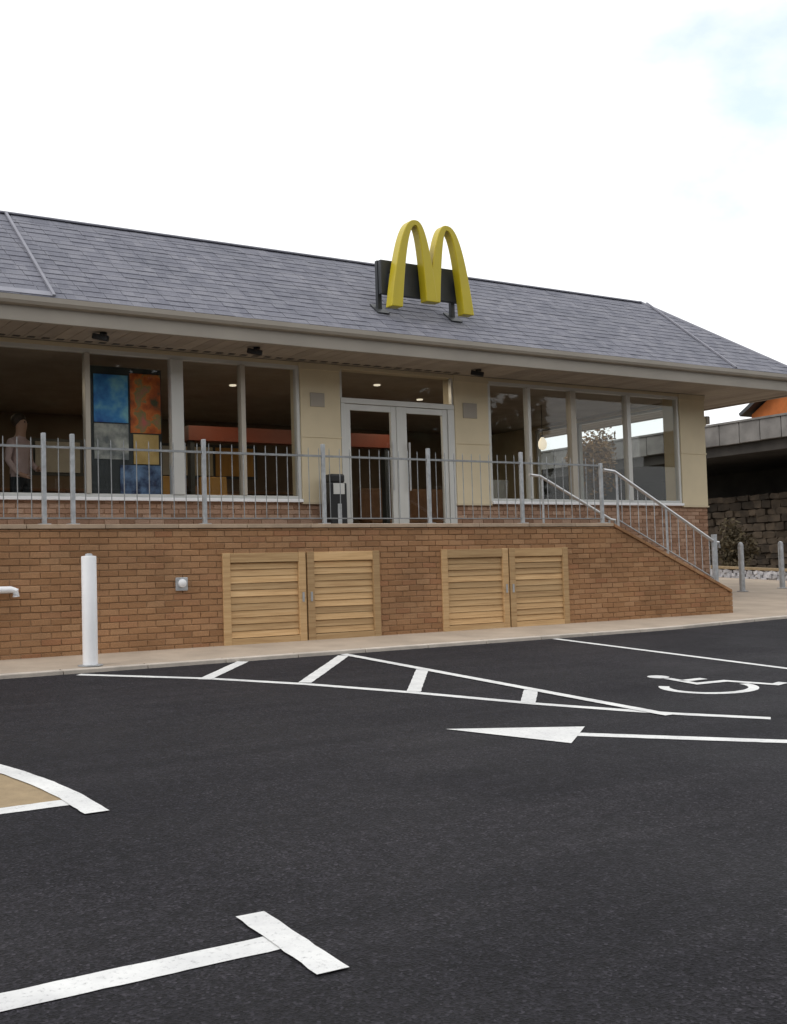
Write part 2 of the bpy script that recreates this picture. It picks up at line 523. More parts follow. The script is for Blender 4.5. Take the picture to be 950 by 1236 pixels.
# ------------------------------------------------------------------ brickwork
BW, BH, J = .225, .075, .0045
CAMP = Vector((-3.399, -13.063, .8536))
def clip(poly, a, b, c):
    """keep a*x + b*z <= c"""
    out = []
    for i in range(len(poly)):
        p, q = poly[i], poly[(i + 1) % len(poly)]
        dp, dq = a * p[0] + b * p[1] - c, a * q[0] + b * q[1] - c
        if dp <= 0: out.append(p)
        if dp * dq < 0:
            t = dp / (dp - dq); out.append((p[0] + t * (q[0] - p[0]), p[1] + t * (q[1] - p[1])))
    return out
def brick_mesh(m):
    b = MB()
    w, h, d = BW / 2 - J, BH / 2 - J, .05
    c = .005
    # chamfered stretcher face, no back
    b.add([(-w, d, -h), (w, d, -h), (w, d, h), (-w, d, h), (-w, c, -h), (w, c, -h), (w, c, h), (-w, c, h),
           (-w + c, 0, -h + c), (w - c, 0, -h + c), (w - c, 0, h - c), (-w + c, 0, h - c)],
          [(8, 9, 10, 11), (4, 5, 9, 8), (5, 6, 10, 9), (6, 7, 11, 10), (7, 4, 8, 11),
           (0, 1, 5, 4), (1, 2, 6, 5), (2, 3, 7, 6), (3, 0, 4, 7)])
    me = b.mesh('brick'); me.materials.append(m)
    return me
def brick_field(parent, x0, x1, z0, z1, y, m, limit, holes=(), slope=None, visible=(0, 99, 0, 99)):
    me = brick_mesh(m)
    whole, cut = [], MB()
    for r in range(math.floor(z0 / BH), math.ceil(z1 / BH)):
        half = .5 if (r + 100) % 2 else 0
        za, zb = r * BH + J, (r + 1) * BH - J
        if zb <= z0 or za >= z1: continue
        za, zb = max(za, z0), min(zb, z1)
        spans = [(x0, x1)]
        for hx0, hx1, hz0, hz1 in holes:
            if zb > hz0 and za < hz1:
                ns = []
                for a, b in spans:
                    if hx0 > a: ns.append((a, min(b, hx0)))
                    if hx1 < b: ns.append((max(a, hx1), b))
                spans = [(a, b) for a, b in ns if b - a > .02]
        for a, b in spans:
            for k in range(math.floor(a / BW) - 1, math.ceil(b / BW) + 2):
                xa, xb = (k - half) * BW + J, (k + 1 - half) * BW - J
                if xb <= a + .01 or xa >= b - .01: continue
                xa2, xb2 = max(xa, a), min(xb, b)
                poly = [(xa2, za), (xb2, za), (xb2, zb), (xa2, zb)]
                full = xa2 == xa and xb2 == xb and zb - za > BH - 2.2 * J
                if slope:
                    p2 = clip(poly, *slope)
                    if len(p2) < 3: continue
                    if len(p2) != 4 or any(abs(p2[i][1] - poly[i][1]) > 1e-6 or abs(p2[i][0] - poly[i][0]) > 1e-6 for i in range(4)): full = False
                    poly = p2
                if full: whole.append(((xa + xb) / 2, (za + zb) / 2))
                else: cut.prism(poly, y + random.uniform(-.003, .002), y + .05)
    def key(c):
        vis = visible[0] <= c[0] <= visible[1] and visible[2] <= c[1] <= visible[3]
        return (0 if vis else 1, (Vector((c[0], y, c[1])) - CAMP).length)
    whole.sort(key=key)
    for i, (cx, cz) in enumerate(whole):
        dy = random.uniform(-.004, .003)
        if i < limit:
            o = link('brick', me, parent)
            o.location = (cx, y + dy, cz)
            o.rotation_euler = (random.uniform(-.02, .02), random.uniform(-.006, .006), random.uniform(-.008, .008))
        else:
            cut.add([(v.co.x + cx, v.co.y + y + dy, v.co.z + cz) for v in me.vertices], [tuple(p.vertices) for p in me.polygons])
    if cut.v: cut.build('brickwork', m, parent, kind='stuff')

# ------------------------------------------------------------------ raised terrace
TX0, TX1, SX1, TZ = -6.0, 9.17, 11.78, 1.5
SS = (1.455 - .37) / (11.74 - TX1)                       # slope of the stair wall
terrace = thing('brick_terrace', (4, 1.5, 0), 'raised brown brick terrace with pale coping and sloping stair wall', 'terrace')
GATES = [(2.66, 4.92), (5.93, 8.22)]
GT = 1.125
core = MB()
segs = [TX0] + [v for g in GATES for v in g] + [TX1]
core.box(TX0, TX1, .20, 2.98, -.3, 1.44)                 # fill behind the skin
for i in range(0, len(segs), 2): core.box(segs[i], segs[i + 1], .012, .199, -.3, 1.449)
for g in GATES: core.box(g[0], g[1], .012, .199, GT, 1.449)
core.prism([(TX1 + .001, -.3), (SX1 - .01, -.3), (SX1 - .01, .355), (11.74, .36), (TX1 + .001, 1.445)], .012, .199)
core.build('wall_core', M['mortar'], terrace)
brick_field(terrace, TX0, TX1, -.075, 1.45, 0, M['brick'], 300, [(a, b, -.2, GT) for a, b in GATES], visible=(-.2, 4.95, 0, 1.46))
brick_field(terrace, TX1, SX1, -.075, 1.45, 0, M['brick'], 0, slope=(SS, 1, 1.45 + SS * TX1))
xx = TX0
while xx < TX1 - .01:
    b = min(xx + .9, TX1)
    MB().box(xx + .003, b - .003, -.022, .26, 1.456, 1.506).build('coping_stone', M['coping'], terrace, bevel=.006)
    xx = b
n = 4
for i in range(n):
    a = TX1 + (11.76 - TX1) * i / n + .003; b = TX1 + (11.76 - TX1) * (i + 1) / n - .003
    za, zb = 1.453 - SS * (a - TX1), 1.453 - SS * (b - TX1)
    MB().prism([(a, za), (b, zb), (b, zb + .05), (a, za + .05)], -.022, .24).build('coping_stone', M['brick'], terrace, bevel=.005)
MB().box(TX0, TX1, .27, 2.96, 1.441, 1.50).build('terrace_floor', M['paving'], terrace)
for i in range(9):
    x0 = TX1 + i * .29
    MB().box(x0 + .001, x0 + .289, .21, 1.75, -.2, 1.5 - (i + 1) * .16).build('step', M['paving'], terrace)

# timber doors of the stores under the terrace
def timber_doors(x0, x1, label):
    t = thing('timber_store_doors', ((x0 + x1) / 2, 0, 0), label, 'doors', 'timber store doors in the terrace wall')
    top = 1.15
    mid = (x0 + x1) / 2 + .03
    MB().box(x0 + .02, x1 - .02, .10, .14, -.02, top - .02).build('backing_board', M['wood'], t)
    for a, b in ((x0, mid - .012), (mid + .012, x1)):
        leaf = MB()
        leaf.box(a, a + .10, -.02, .035, -.02, top)
        leaf.box(b - .10, b, -.02, .035, -.02, top)
        leaf = leaf.build('door_leaf', M['wood'], t, bevel=.004)
        MB().box(a + .101, b - .101, -.016, .033, top - .12, top - .004).build('top_rail', M['wood'], leaf, bevel=.004)
        MB().box(a + .101, b - .101, -.016, .033, -.02, .10).build('bottom_rail', M['wood'], leaf, bevel=.004)
        nsl = 11
        z0, z1 = .104, top - .124
        h = (z1 - z0) / nsl
        for i in range(nsl):
            zc = z0 + h * (i + .5)
            mm = MB()
            mm.obox(Matrix.Translation(((a + b) / 2, .024 + random.uniform(-.003, .003), zc)) @ Matrix.Rotation(R(-9 + random.uniform(-4, 4)), 4, 'X')
                    @ Matrix.Rotation(random.uniform(-.004, .004), 4, 'Y'), b - a - .204, .02, h * .94)
            mm.build('slat', M['wood'], leaf)
    for s in (-1, 1):
        hz = MB(); hz.box(mid + s * .06 - .012, mid + s * .06 + .012, -.035, -.021, .52, .64)
        hz.build('pull_plate', M['galv'], t)
timber_doors(*GATES[0], 'pair of slatted timber store doors nearest the white bollard')
timber_doors(*GATES[1], 'pair of slatted timber store doors nearest the stairs')

# ------------------------------------------------------------------ terrace railing and stair handrails
rail = thing('terrace_railing', (4, .12, 1.5), 'galvanised steel railing with upright bars along the terrace edge', 'railing')
RX0, RX1 = -5.9, 9.1
MB().box(RX0, RX1, .107, .133, 2.38, 2.406).build('top_rail', M['galv_dull'], rail)
MB().box(RX0, RX1, .110, .130, 1.575, 1.59).build('bottom_rail', M['galv_dull'], rail)
posts = [-5.85, -4.2, -2.5, -.9, .54, .87, 2.50, 4.18, 5.85, 7.5, 9.07]
for x in posts:
    p = MB().box(x - .024, x + .024, .096, .144, 1.506, 2.55 if x < 9 else 2.43).build('post', M['galv'], rail, bevel=.006)
    MB().box(x - .06, x + .06, .06, .18, 1.508, 1.52).build('base_plate', M['galv'], p)
bar = MB().tube([(0, 0, 1.58), (0, 0, 2.47), (0, 0, 2.50)], [.0062, .0062, .003], 6).mesh('bar')
bar.materials.append(M['galv_dull'])
x = RX0 + .1
while x < RX1:
    if all(abs(x - p) > .06 for p in posts):
        o = link('bar', bar, rail); o.location = (x, .12, 0)
    x += .155

def stair_rail(y, x0, z0, x1, z1, zb0, zb1, label, npost, m):
    t = thing('stair_handrail', (x0, y, zb0), label, 'handrail', 'handrails of the terrace stairs')
    MB().tube([(x0 - .22, y, z0 + .02), (x0, y, z0), (x1, y, z1), (x1 + .10, y, z1 - .01), (x1 + .12, y, z1 - .10)], .026, 10).build('handrail', M[m], t, True)
    for i in range(npost):
        k = i / (npost - 1)
        x = x0 + .05 + (x1 - x0 - .08) * k
        MB().tube([(x, y, zb0 + (zb1 - zb0) * k), (x, y, z0 + (z1 - z0) * k - .012)], .019, 8).build('post', M['galv'], t, True)
    return t
t = stair_rail(.12, 9.35, 2.31, 11.53, 1.20, 1.40, .46, 'near handrail sloping down along the brick stair wall', 3, 'steel')
MB().tube([(9.4, .12, 1.56), (11.5, .12, .60)], .013, 8).build('lower_rail', M['galv'], t, True)
for i in range(12):
    k = (i + .5) / 12
    x = 9.4 + 2.1 * k
    MB().tube([(x, .12, 1.56 - .96 * k), (x, .12, 2.285 - 1.09 * k)], .006, 6).build('bar', M['galv'], t)
MB().box(11.50, 11.57, .085, .155, .42, 1.32).build('newel_post', M['galv'], t, bevel=.006)
stair_rail(1.70, 9.2, 2.37, 10.75, 1.655, 1.4, .85, 'far handrail on the building side of the stairs', 2, 'steel')

# ------------------------------------------------------------------ restaurant building
bld = thing('restaurant_building', (5, 6, 0), 'single storey restaurant with cream piers, big windows and grey slate roof', 'building')
FY = 3.0
BX0, BX1, BYB = -6.0, 14.64, 11.0
SILL, HEAD, SOF = 2.04, 4.15, 4.21
def part(name, m, bx, parent=bld, bevel=0):
    q = MB()
    for b in bx: q.box(*b)
    return q.build(name, M[m], parent, bevel=bevel)
plinth = part('plinth', 'mortar', [(BX0, 6.16, FY + .014, FY + .25, -.3, SILL - .052), (8.44, BX1 - .01, FY + .014, FY + .25, -.3, SILL - .052),
                                   (BX1 - .25, BX1 - .012, FY + .251, BYB, -.3, SILL - .052)])
brick_field(plinth, BX0, 6.16, 1.425, SILL - .05, FY, M['plinth_brick'], 150, visible=(.6, 6.2, 1.45, 2.1))
brick_field(plinth, 8.44, BX1, -.075, SILL - .05, FY, M['plinth_brick'], 150, visible=(8.4, 14.7, 1.45, 2.1))
part('rear_wall', 'cream', [(BX0, BX1, BYB + .001, BYB + .25, -.3, SOF)])
part('side_wall', 'cream', [(BX0, BX0 + .25, FY + .251, BYB, -.3, SOF)])
part('side_wall', 'cream', [(BX1 - .26, BX1, 8.0, BYB, SILL - .051, SOF), (BX1 - .26, BX1, 3.43, 7.999, 4.09, SOF)])
# piers
for a, b, lab in ((5.44, 6.17, 'cream pier beside the black litter bin'), (8.44, 9.17, 'cream pier on the right of the entrance'), (13.93, BX1, 'cream corner pier')):
    p = part('pier', 'cream', [(a, b, FY - .03, FY + .30 if b < 14 else FY + .42, SILL - .05, SOF - .003)], bevel=.008)
    p['label'] = lab
    MB().box(a - .012, b + .012, FY - .045, FY + .1, SILL - .075, SILL - .045).build('drip_sill', M['cream_dark'], p)
    MB().box(a - .006, b + .006, FY - .042, FY + .1, 3.02, 3.045).build('string_course', M['cream'], p)
    MB().box(a - .010, b + .010, FY - .042, FY + .1, 4.10, 4.203).build('cap_band', M['cream_dark'], p)
part('header', 'cream_dark', [(BX0, 5.435, FY - .02, FY + .2, HEAD, SOF - .004), (6.18, 8.435, FY - .02, FY + .2, HEAD, SOF - .004), (9.18, 13.92, FY - .02, FY + .2, HEAD, SOF - .004)])
# small sign plates on the piers
for x, z, w, h, m in ((5.74, 3.62, .26, .22, 'galv'), (8.76, 3.60, .30, .26, 'galv')):
    MB().box(x - w / 2, x + w / 2, FY - .045, FY - .031, z - h / 2, z + h / 2).build('wall_plate', M['fascia'], bld, bevel=.004)

def window(x0, x1, mulls, z0=SILL, z1=HEAD, name='window', sill=True):
    q = MB()
    fr = .055
    q.box(x0, x0 + fr, FY - .01, FY + .09, z0, z1); q.box(x1 - fr, x1, FY - .01, FY + .09, z0, z1)
    q.box(x0 + fr, x1 - fr, FY - .008, FY + .088, z1 - .06, z1); q.box(x0 + fr, x1 - fr, FY - .008, FY + .088, z0, z0 + .05)
    w = q.build(name, M['frame'], bld, bevel=.004)
    edges = [x0 + fr]
    for x, wd, mt in mulls:
        MB().box(x - wd / 2, x + wd / 2, FY - .03, FY + .10, z0 + .05, z1 - .06).build('mullion', M[mt], w, bevel=.005)
        edges += [x - wd / 2, x + wd / 2]
    edges.append(x1 - fr)
    for i in range(0, len(edges), 2):
        MB().box(edges[i], edges[i + 1], FY + .035, FY + .041, z0 + .05, z1 - .06).build('pane', M['glass'], w)
    if sill:
        MB().box(x0, x1, FY - .07, FY + .1, z0 - .05, z0 - .002).build('sill', M['white'], w, bevel=.005)
    return w
window(-5.9, 5.435, [(-3.6, .07, 'frame_tan'), (-2.2, .19, 'frame'), (-.8, .07, 'frame_tan'), (.6, .19, 'frame'), (2.03, .07, 'frame_tan'), (3.38, .19, 'frame'), (4.45, .075, 'frame_tan')])
window(9.18, 13.92, [(10.10, .065, 'frame'), (11.15, .13, 'frame_tan'), (12.55, .10, 'frame')])
# side glazing
q = MB()
sx0, sx1 = BX1 - .16, BX1 - .06
for a, b in ((3.43, 3.49), (5.00, 5.06), (6.50, 6.56), (7.94, 7.999)): q.box(sx0, sx1, a, b, SILL, 4.088)
q.box(sx0 + .002, sx1 - .002, 3.49, 7.94, SILL - .05, SILL); q.box(sx0 + .002, sx1 - .002, 3.49, 7.94, 4.04, 4.087)
sw = q.build('window', M['frame'], bld)
for a, b in ((3.49, 5.00), (5.06, 6.50), (6.56, 7.94)):
    MB().box(sx0 + .04, sx0 + .046, a, b, SILL, 4.04).build('pane', M['glass'], sw)
# entrance
DH = 3.60
e = part('door_frame', 'frame', [(6.18, 6.26, FY - .02, FY + .10, 1.5, DH), (8.30, 8.435, FY - .02, FY + .10, 1.5, DH), (6.18, 8.435, FY - .022, FY + .11, DH + .001, DH + .09)], bevel=.005)
tw = part('transom_window', 'frame', [(6.18, 6.22, FY + .0, FY + .08, DH + .092, HEAD), (8.40, 8.435, FY, FY + .08, DH + .092, HEAD)])
MB().box(6.22, 8.40, FY + .03, FY + .036, DH + .092, HEAD).build('pane', M['glass'], tw)
for a, b, hx in ((6.265, 7.25, 7.14), (7.36, 8.295, 7.47)):
    w = .10
    d = part('door', 'frame', [(a, a + w, FY, FY + .06, 1.51, DH - .004), (b - w, b, FY, FY + .06, 1.51, DH - .004),
                               (a + w, b - w, FY + .002, FY + .058, DH - .104, DH - .006), (a + w, b - w, FY + .002, FY + .058, 1.51, 1.66)], bevel=.004)
    MB().box(a + w, b - w, FY + .028, FY + .034, 1.66, DH - .104).build('pane', M['glass'], d)
    MB().tube([(hx, FY - .05, 2.2), (hx, FY - .05, 3.0)], .016, 8).build('handle', M['steel'], d, True)
part('door_post', 'frame', [(7.252, 7.358, FY - .012, FY + .09, 1.505, DH - .002)], bevel=.005)

# soffit boards, fascia and gutter
EX0, EX1, EY, EB = -8.0, 16.35, 1.80, 13.0
x = -7.9
while x < EX1 - .05:
    b = MB().box(x + .004, x + .196, EY + .052, FY - .04 if x < BX1 else EB - .1, SOF, SOF + .02).build('soffit_board', M['soffit'], bld)
    if x < 8.4: MB().box(x + .05, x + .15, FY - .22, FY - .13, SOF - .006, SOF - .001).build('vent_slot', M['black'], b)
    x += .2
part('soffit_backing', 'black', [(EX0 + .05, EX1 - .05, EY + .053, EB, SOF + .03, SOF + .05)])
part('fascia', 'fascia', [(EX0, EX1, EY, EY + .05, SOF - .02, 4.40), (EX1 - .05, EX1, EY + .051, EB, SOF - .02, 4.40)], bevel=.006)
gut = MB()
pr = [(EY - .002, 4.385), (EY - .075, 4.40), (EY - .095, 4.44), (EY - .095, 4.505), (EY - .08, 4.505), (EY - .078, 4.445), (EY - .002, 4.43)]
gut.add([(EX0, y, z) for y, z in pr] + [(EX1 + .05, y, z) for y, z in pr],
        [tuple(range(7)), tuple(range(13, 6, -1))] + [(i, i + 7, (i + 1) % 7 + 7, (i + 1) % 7) for i in range(7)])
gut.build('gutter', M['fascia'], bld)

# roof: steep tiled skirt round a flat top
RY, RZ0, RZ1 = 4.08, 4.50, 6.24
run = RY - EY
roof = MB()
lo = [(EX0, EY + .03, RZ0 - .03), (EX1, EY + .03, RZ0 - .03), (EX1, EB, RZ0 - .03), (EX0, EB, RZ0 - .03)]
hi = [(EX0 + run, RY, RZ1 - .03), (EX1 - run, RY, RZ1 - .03), (EX1 - run, EB - run, RZ1 - .03), (EX0 + run, EB - run, RZ1 - .03)]
roof.add(lo + hi, [(0, 1, 5, 4), (1, 2, 6, 5), (2, 3, 7, 6), (3, 0, 4, 7), (4, 5, 6, 7), (0, 3, 2, 1)])
roof = roof.build('roof', M['roof_flat'], bld)
SLEN = math.hypot(run, RZ1 - RZ0)
PITCH = math.atan2(RZ1 - RZ0, run)
TW, TE, TL = .30, SLEN / 18, .25
tile_me = MB().obox(Matrix.Identity(4), TW - .006, TL, .014).mesh('roof_tile')
tile_me.materials.append(M['tile'])
def slope_mat(x, s, lift, extra=0):
    return (Matrix.Translation((x, EY - .03 + s * math.cos(PITCH), RZ0 + s * math.sin(PITCH)))
            @ Matrix.Rotation(PITCH + extra, 4, 'X') @ Matrix.Translation((0, 0, lift)))
singles, rest = [], MB()
for r in range(18):
    s = r * TE + TL / 2
    xr = EX1 - (r * TE + TE * .5) * math.cos(PITCH)
    xl = EX0 + (r * TE + TE * .5) * math.cos(PITCH)
    x = xl + (TW / 2 if r % 2 else 0) - TW
    while x < xr:
        a, b = max(x, xl), min(x + TW, xr)
        if b - a > .03:
            jit = random.uniform(-.006, .006)
            Mx = slope_mat((a + b) / 2, min(s, SLEN - .10) + jit, .012 + random.uniform(0, .005), -.045 + random.uniform(-.012, .012))
            if b - a > TW - .001 and .4 < x < 16: singles.append(Mx)
            else: rest.obox(Mx, b - a - .006, TL, .014)
        x += TW
singles.sort(key=lambda m: (m.translation - CAMP).length)
for i, Mx in enumerate(singles):
    if i < 300:
        o = link('roof_tile', tile_me, roof); o.location = Mx.translation; o.rotation_euler = Mx.to_euler()
    else: rest.obox(Mx, TW - .006, TL, .014)
for k in range(18):                                        # the right hand end slope
    s = k * TE + TL / 2
    y = EY + (k + 1.3) * TE * math.cos(PITCH)
    while y + TW < EB - (k + 1.3) * TE * math.cos(PITCH):
        Mx = (Matrix.Translation((EX1 + .03 - s * math.cos(PITCH), y + TW / 2, RZ0 + s * math.sin(PITCH))) @ Matrix.Rotation(math.pi / 2, 4, 'Z')
              @ Matrix.Rotation(PITCH - .045, 4, 'X') @ Matrix.Translation((0, 0, .012)))
        rest.obox(Mx, TW - .006, TL, .014); y += TW
rest.build('roof_tiling', M['tile'], roof, kind='stuff')
MB().obox(slope_mat(-3.42, .09, .034), 9.2, .13, .012).build('eaves_flashing', M['lead'], roof)
for xj in (1.20, 14.22):
    MB().obox(slope_mat(xj, SLEN / 2, .045), .04, SLEN - .05, .03).build('joint_flashing', M['lead'], roof)
MB().box(EX0 + run, EX1 - run, RY - .10, RY + .12, RZ1 + .005, RZ1 + .035).build('ridge_capping', M['lead'], roof, bevel=.01)
hip0, hip1 = Vector((EX1, EY, RZ0 + .03)), Vector((EX1 - run, RY, RZ1 + .03))
MB().tube([hip0, hip1], .045, 8).build('hip_capping', M['lead'], roof, True)

# interior shell
room = part('interior_floor', 'i_floor', [(BX0 + .26, BX1 - .27, FY + .26, BYB, 1.40, 1.495)])
part('interior_ceiling', 'i_ceil', [(BX0 + .26, BX1 - .27, FY + .21, BYB, 4.155, 4.2)])
part('interior_wall', 'i_wall', [(BX0 + .26, 12.9, 9.6, 9.7, 1.496, 4.15)])
for x, y in ((5.3, 5.1), (7.6, 4.1), (9.3, 5.25), (11.4, 6.2), (1.2, 6.4), (4.4, 7.6)):
    MB().lathe(x, y, [(.06, 4.135), (.06, 4.154)], 14).build('downlight', M['lamp'], bld)
    ld = bpy.data.lights.new('downlight_glow', 'AREA'); ld.shape = 'DISK'; ld.size = .12; ld.energy = 15; ld.color = (1, .82, .6)
    lo_ = bpy.data.objects.new('downlight_glow', ld); col.objects.link(lo_); lo_.location = (x, y, 4.13); lo_.parent = bld
    lo_.matrix_parent_inverse = Matrix.Translation(-bld.location)
# ------------------------------------------------------------------ rooftop sign
sg = thing('roof_sign', (7.45, 2.35, 4.95), 'yellow double arch sign on a dark board standing on the slate roof', 'sign')
def arch(xo, xp, xi, zo, zi, zt, name='arch', dy=0):
    m = MB()
    n = 28
    O, I = [], []
    pts = []
    for i in range(n + 1):
        s = -1 + 2 * i / n
        xe, zf = (xo, zo) if s < 0 else (xi, zi)
        x = xp + (xe - xp) * abs(s)
        z = zt - (zt - zf) * abs(s) ** 2.45
        pts.append((x, z, abs(s)))
    for i, (x, z, s) in enumerate(pts):
        a, b = pts[max(0, i - 1)], pts[min(n, i + 1)]
        dx, dz = b[0] - a[0], b[1] - a[1]
        l = math.hypot(dx, dz); nx, nz = -dz / l, dx / l
        w = .045 + .062 * s ** 1.6
        if i in (0, n): nx, nz = (-1, 0) if i == 0 else (1, 0)
        if xo > xi: nx, nz = nx, nz
        O.append((x + nx * w, z + nz * w)); I.append((x - nx * w, z - nz * w))
    y0, y1 = 2.06 + dy, 2.24 - dy
    vs = [(x, y0, z) for x, z in O] + [(x, y0, z) for x, z in I] + [(x, y1, z) for x, z in O] + [(x, y1, z) for x, z in I]
    k = n + 1
    fs = []
    for i in range(n):
        fs += [(i, i + 1, k + i + 1, k + i), (2 * k + i, 3 * k + i, 3 * k + i + 1, 2 * k + i + 1),
               (i, 2 * k + i, 2 * k + i + 1, i + 1), (k + i, k + i + 1, 3 * k + i + 1, 3 * k + i)]
    fs += [(0, k, 3 * k, 2 * k), (n, 2 * k + n, 3 * k + n, k + n)]
    m.add(vs, fs)
    return m.build(name, M['yellow'], sg, bevel=.012)
arch(6.80, 7.20, 7.475, 5.03, 5.17, 6.42)
MBo = arch(8.21, 7.81, 7.535, 5.03, 5.173, 6.415, dy=.004)
MB().box(6.66, 8.22, 2.30, 2.38, 5.27, 5.82).build('backing_board', M['dark'], sg, bevel=.01)
for x in (6.70, 8.14):
    MB().box(x - .035, x + .035, 2.41, 2.48, 4.93, 5.83).build('post', M['dark'], sg)
    MB().obox(slope_mat(x, (2.45 - EY + .03) / math.cos(PITCH), .04), .22, .3, .02).build('base_plate', M['dark'], sg)
for x in (6.82, 7.50, 8.18): MB().box(x - .03, x + .03, 2.23, 2.301, 5.40, 5.60).build('bracket', M['dark'], sg)

sg.location.x -= .08
# ------------------------------------------------------------------ small exterior things
bz = zg(-1.02) + .028
bo = thing('bollard', (.66, -1.02, bz), 'tall white painted bollard standing on the kerb before the brick wall', 'bollard')
MB().lathe(.66, -1.02, [(.078, bz), (.078, bz + 1.14), (.074, bz + 1.147), (.04, bz + 1.15)], 20).build('post', M['white'], bo, True)
MB().lathe(.66, -1.02, [(.04, bz + 1.151), (.035, bz + 1.17), (.012, bz + 1.175)], 16).build('cap', M['galv'], bo, True)
MB().lathe(.66, -1.02, [(.13, bz), (.13, bz + .012), (.082, bz + .016)], 20).build('base_collar', M['galv'], bo, True)

pr_ = thing('wall_rail', (-.2, -.08, .79), 'short white rail end fixed to the brick wall at the left edge', 'rail')
MB().tube([(-2.2, -.09, .79), (.10, -.09, .79), (.15, -.09, .775), (.155, -.09, .71)], .04, 10).build('tube', M['white'], pr_, True)
for x in (-1.6, -.1): MB().tube([(x, 0, .79), (x, -.09, .79)], .02, 8).build('bracket', M['white'], pr_)
wl_ = thing('wall_light', (2.12, 0, .78), 'small white bulkhead light on the brick wall beside the bollard', 'wall light')
MB().box(2.045, 2.195, -.035, -.004, .71, .87).build('housing', M['galv'], wl_, bevel=.008)
MB().lathe(0, 0, [(.05, 0), (.05, .02), (.025, .035)], 14).build('lens', M['white'], wl_, True)
_l = [o for o in wl_.children if o.name.startswith('lens')][0]
_l.location = (2.12, -.036, .80); _l.rotation_euler = (R(90), 0, 0)

bn = thing('litter_bin', (5.89, 2.75, 1.5), 'black litter bin with a pale panel beside the entrance', 'bin')
MB().box(5.74, 6.04, 2.62, 2.90, 1.505, 2.28).build('body', M['black'], bn, bevel=.02)
MB().box(5.76, 6.02, 2.64, 2.88, 2.281, 2.42).build('hood', M['black'], bn, bevel=.03)
MB().box(5.79, 5.99, 2.612, 2.619, 2.10, 2.27).build('panel', M['frame'], bn)
MB().box(5.86, 5.93, 2.612, 2.619, 1.62, 1.95).build('emblem', M['galv'], bn)

for (x, y), lab in (((8.54, 2.40), 'small black camera under the eaves right of the entrance'), ((1.98, 2.15), 'small black camera under the eaves above the poster window'),
                    ((4.32, 2.22), 'small black camera under the eaves above the orange seats')):
    c = thing('security_camera', (x, y, SOF), lab, 'camera', 'cameras under the eaves')
    MB().lathe(x, y, [(.05, SOF - .03), (.05, SOF - .002)], 12).build('mount', M['black'], c)
    MB().obox(Matrix.Translation((x - .05, y - .03, SOF - .075)) @ Matrix.Rotation(R(-35), 4, 'Z') @ Matrix.Rotation(R(12), 4, 'Y'), .22, .08, .075).build('body', M['black'], c, bevel=.01)
fl = thing('flood_light', (14.7, 3.05, 3.7), 'small cream lamp on the side of the corner pier', 'lamp')
MB().box(14.645, 14.70, 2.99, 3.10, 3.60, 3.78).build('housing', M['cream'], fl, bevel=.01)
MB().box(14.70, 14.80, 2.97, 3.12, 3.64, 3.80).build('head', M['fascia'], fl, bevel=.015)

for x, y, lab in ((16.45, 3.74, 'grey steel post beyond the stairs, nearer the stair foot'), (18.14, 4.05, 'grey steel post beyond the stairs, at the right edge')):
    z = zg(y) + .028
    b = thing('guard_post', (x, y, z), lab, 'post', 'grey posts beyond the stairs')
    MB().lathe(x, y, [(.06, z), (.06, z + .98), (.045, z + 1.03), (.01, z + 1.05)], 16).build('shaft', M['galv'], b, True)
    MB().lathe(x, y, [(.12, z), (.12, z + .015), (.065, z + .02)], 16).build('base_flange', M['galv'], b)

# ------------------------------------------------------------------ things inside the restaurant
def poster(x0, x1, z0, z1, m, label):
    o = MB().box(x0, x1, 3.33, 3.345, z0, z1).build('poster', m)
    return tag(o, label, 'poster', 'posters hanging in the window')
p = thing('poster_screen', (2.78, 3.35, 1.5), 'dark framed display screen behind the left window with blue and orange pictures', 'screen')
MB().box(2.20, 3.28, 3.35, 3.40, 1.5, 3.98).build('backing', M['dark'], p)
MB().box(2.24, 2.755, 3.335, 3.349, 3.16, 3.86).build('blue_picture', poster_mat('blue_print', [(.35, (.02, .09, .42)), (.5, (.06, .30, .70)), (.68, (.30, .66, .74))], 2.6, 3.1), p)
MB().box(2.24, 2.755, 3.335, 3.349, 2.62, 3.14).build('grey_picture', poster_mat('grey_print', [(.35, (.16, .17, .18)), (.65, (.55, .54, .50))], 5, 9.4), p)
MB().box(2.79, 3.26, 3.335, 3.349, 3.02, 3.90).build('orange_picture', poster_mat('orange_print', [(.32, (.08, .08, .04)), (.43, (.50, .10, .02)), (.55, (.75, .20, .04)), (.60, (.30, .26, .10)), (.75, (.65, .16, .14))], 4.2, 1.7), p)
MB().box(2.83, 3.22, 3.335, 3.349, 2.56, 3.00).build('tan_picture', poster_mat('tan_print', [(.3, (.50, .32, .10)), (.7, (.70, .48, .20))], 4, 5.2), p)
MB().box(2.62, 3.26, 3.335, 3.349, 2.08, 2.54).build('navy_picture', poster_mat('navy_print', [(.35, (.02, .03, .09)), (.65, (.16, .26, .45))], 6, 2.2), p)

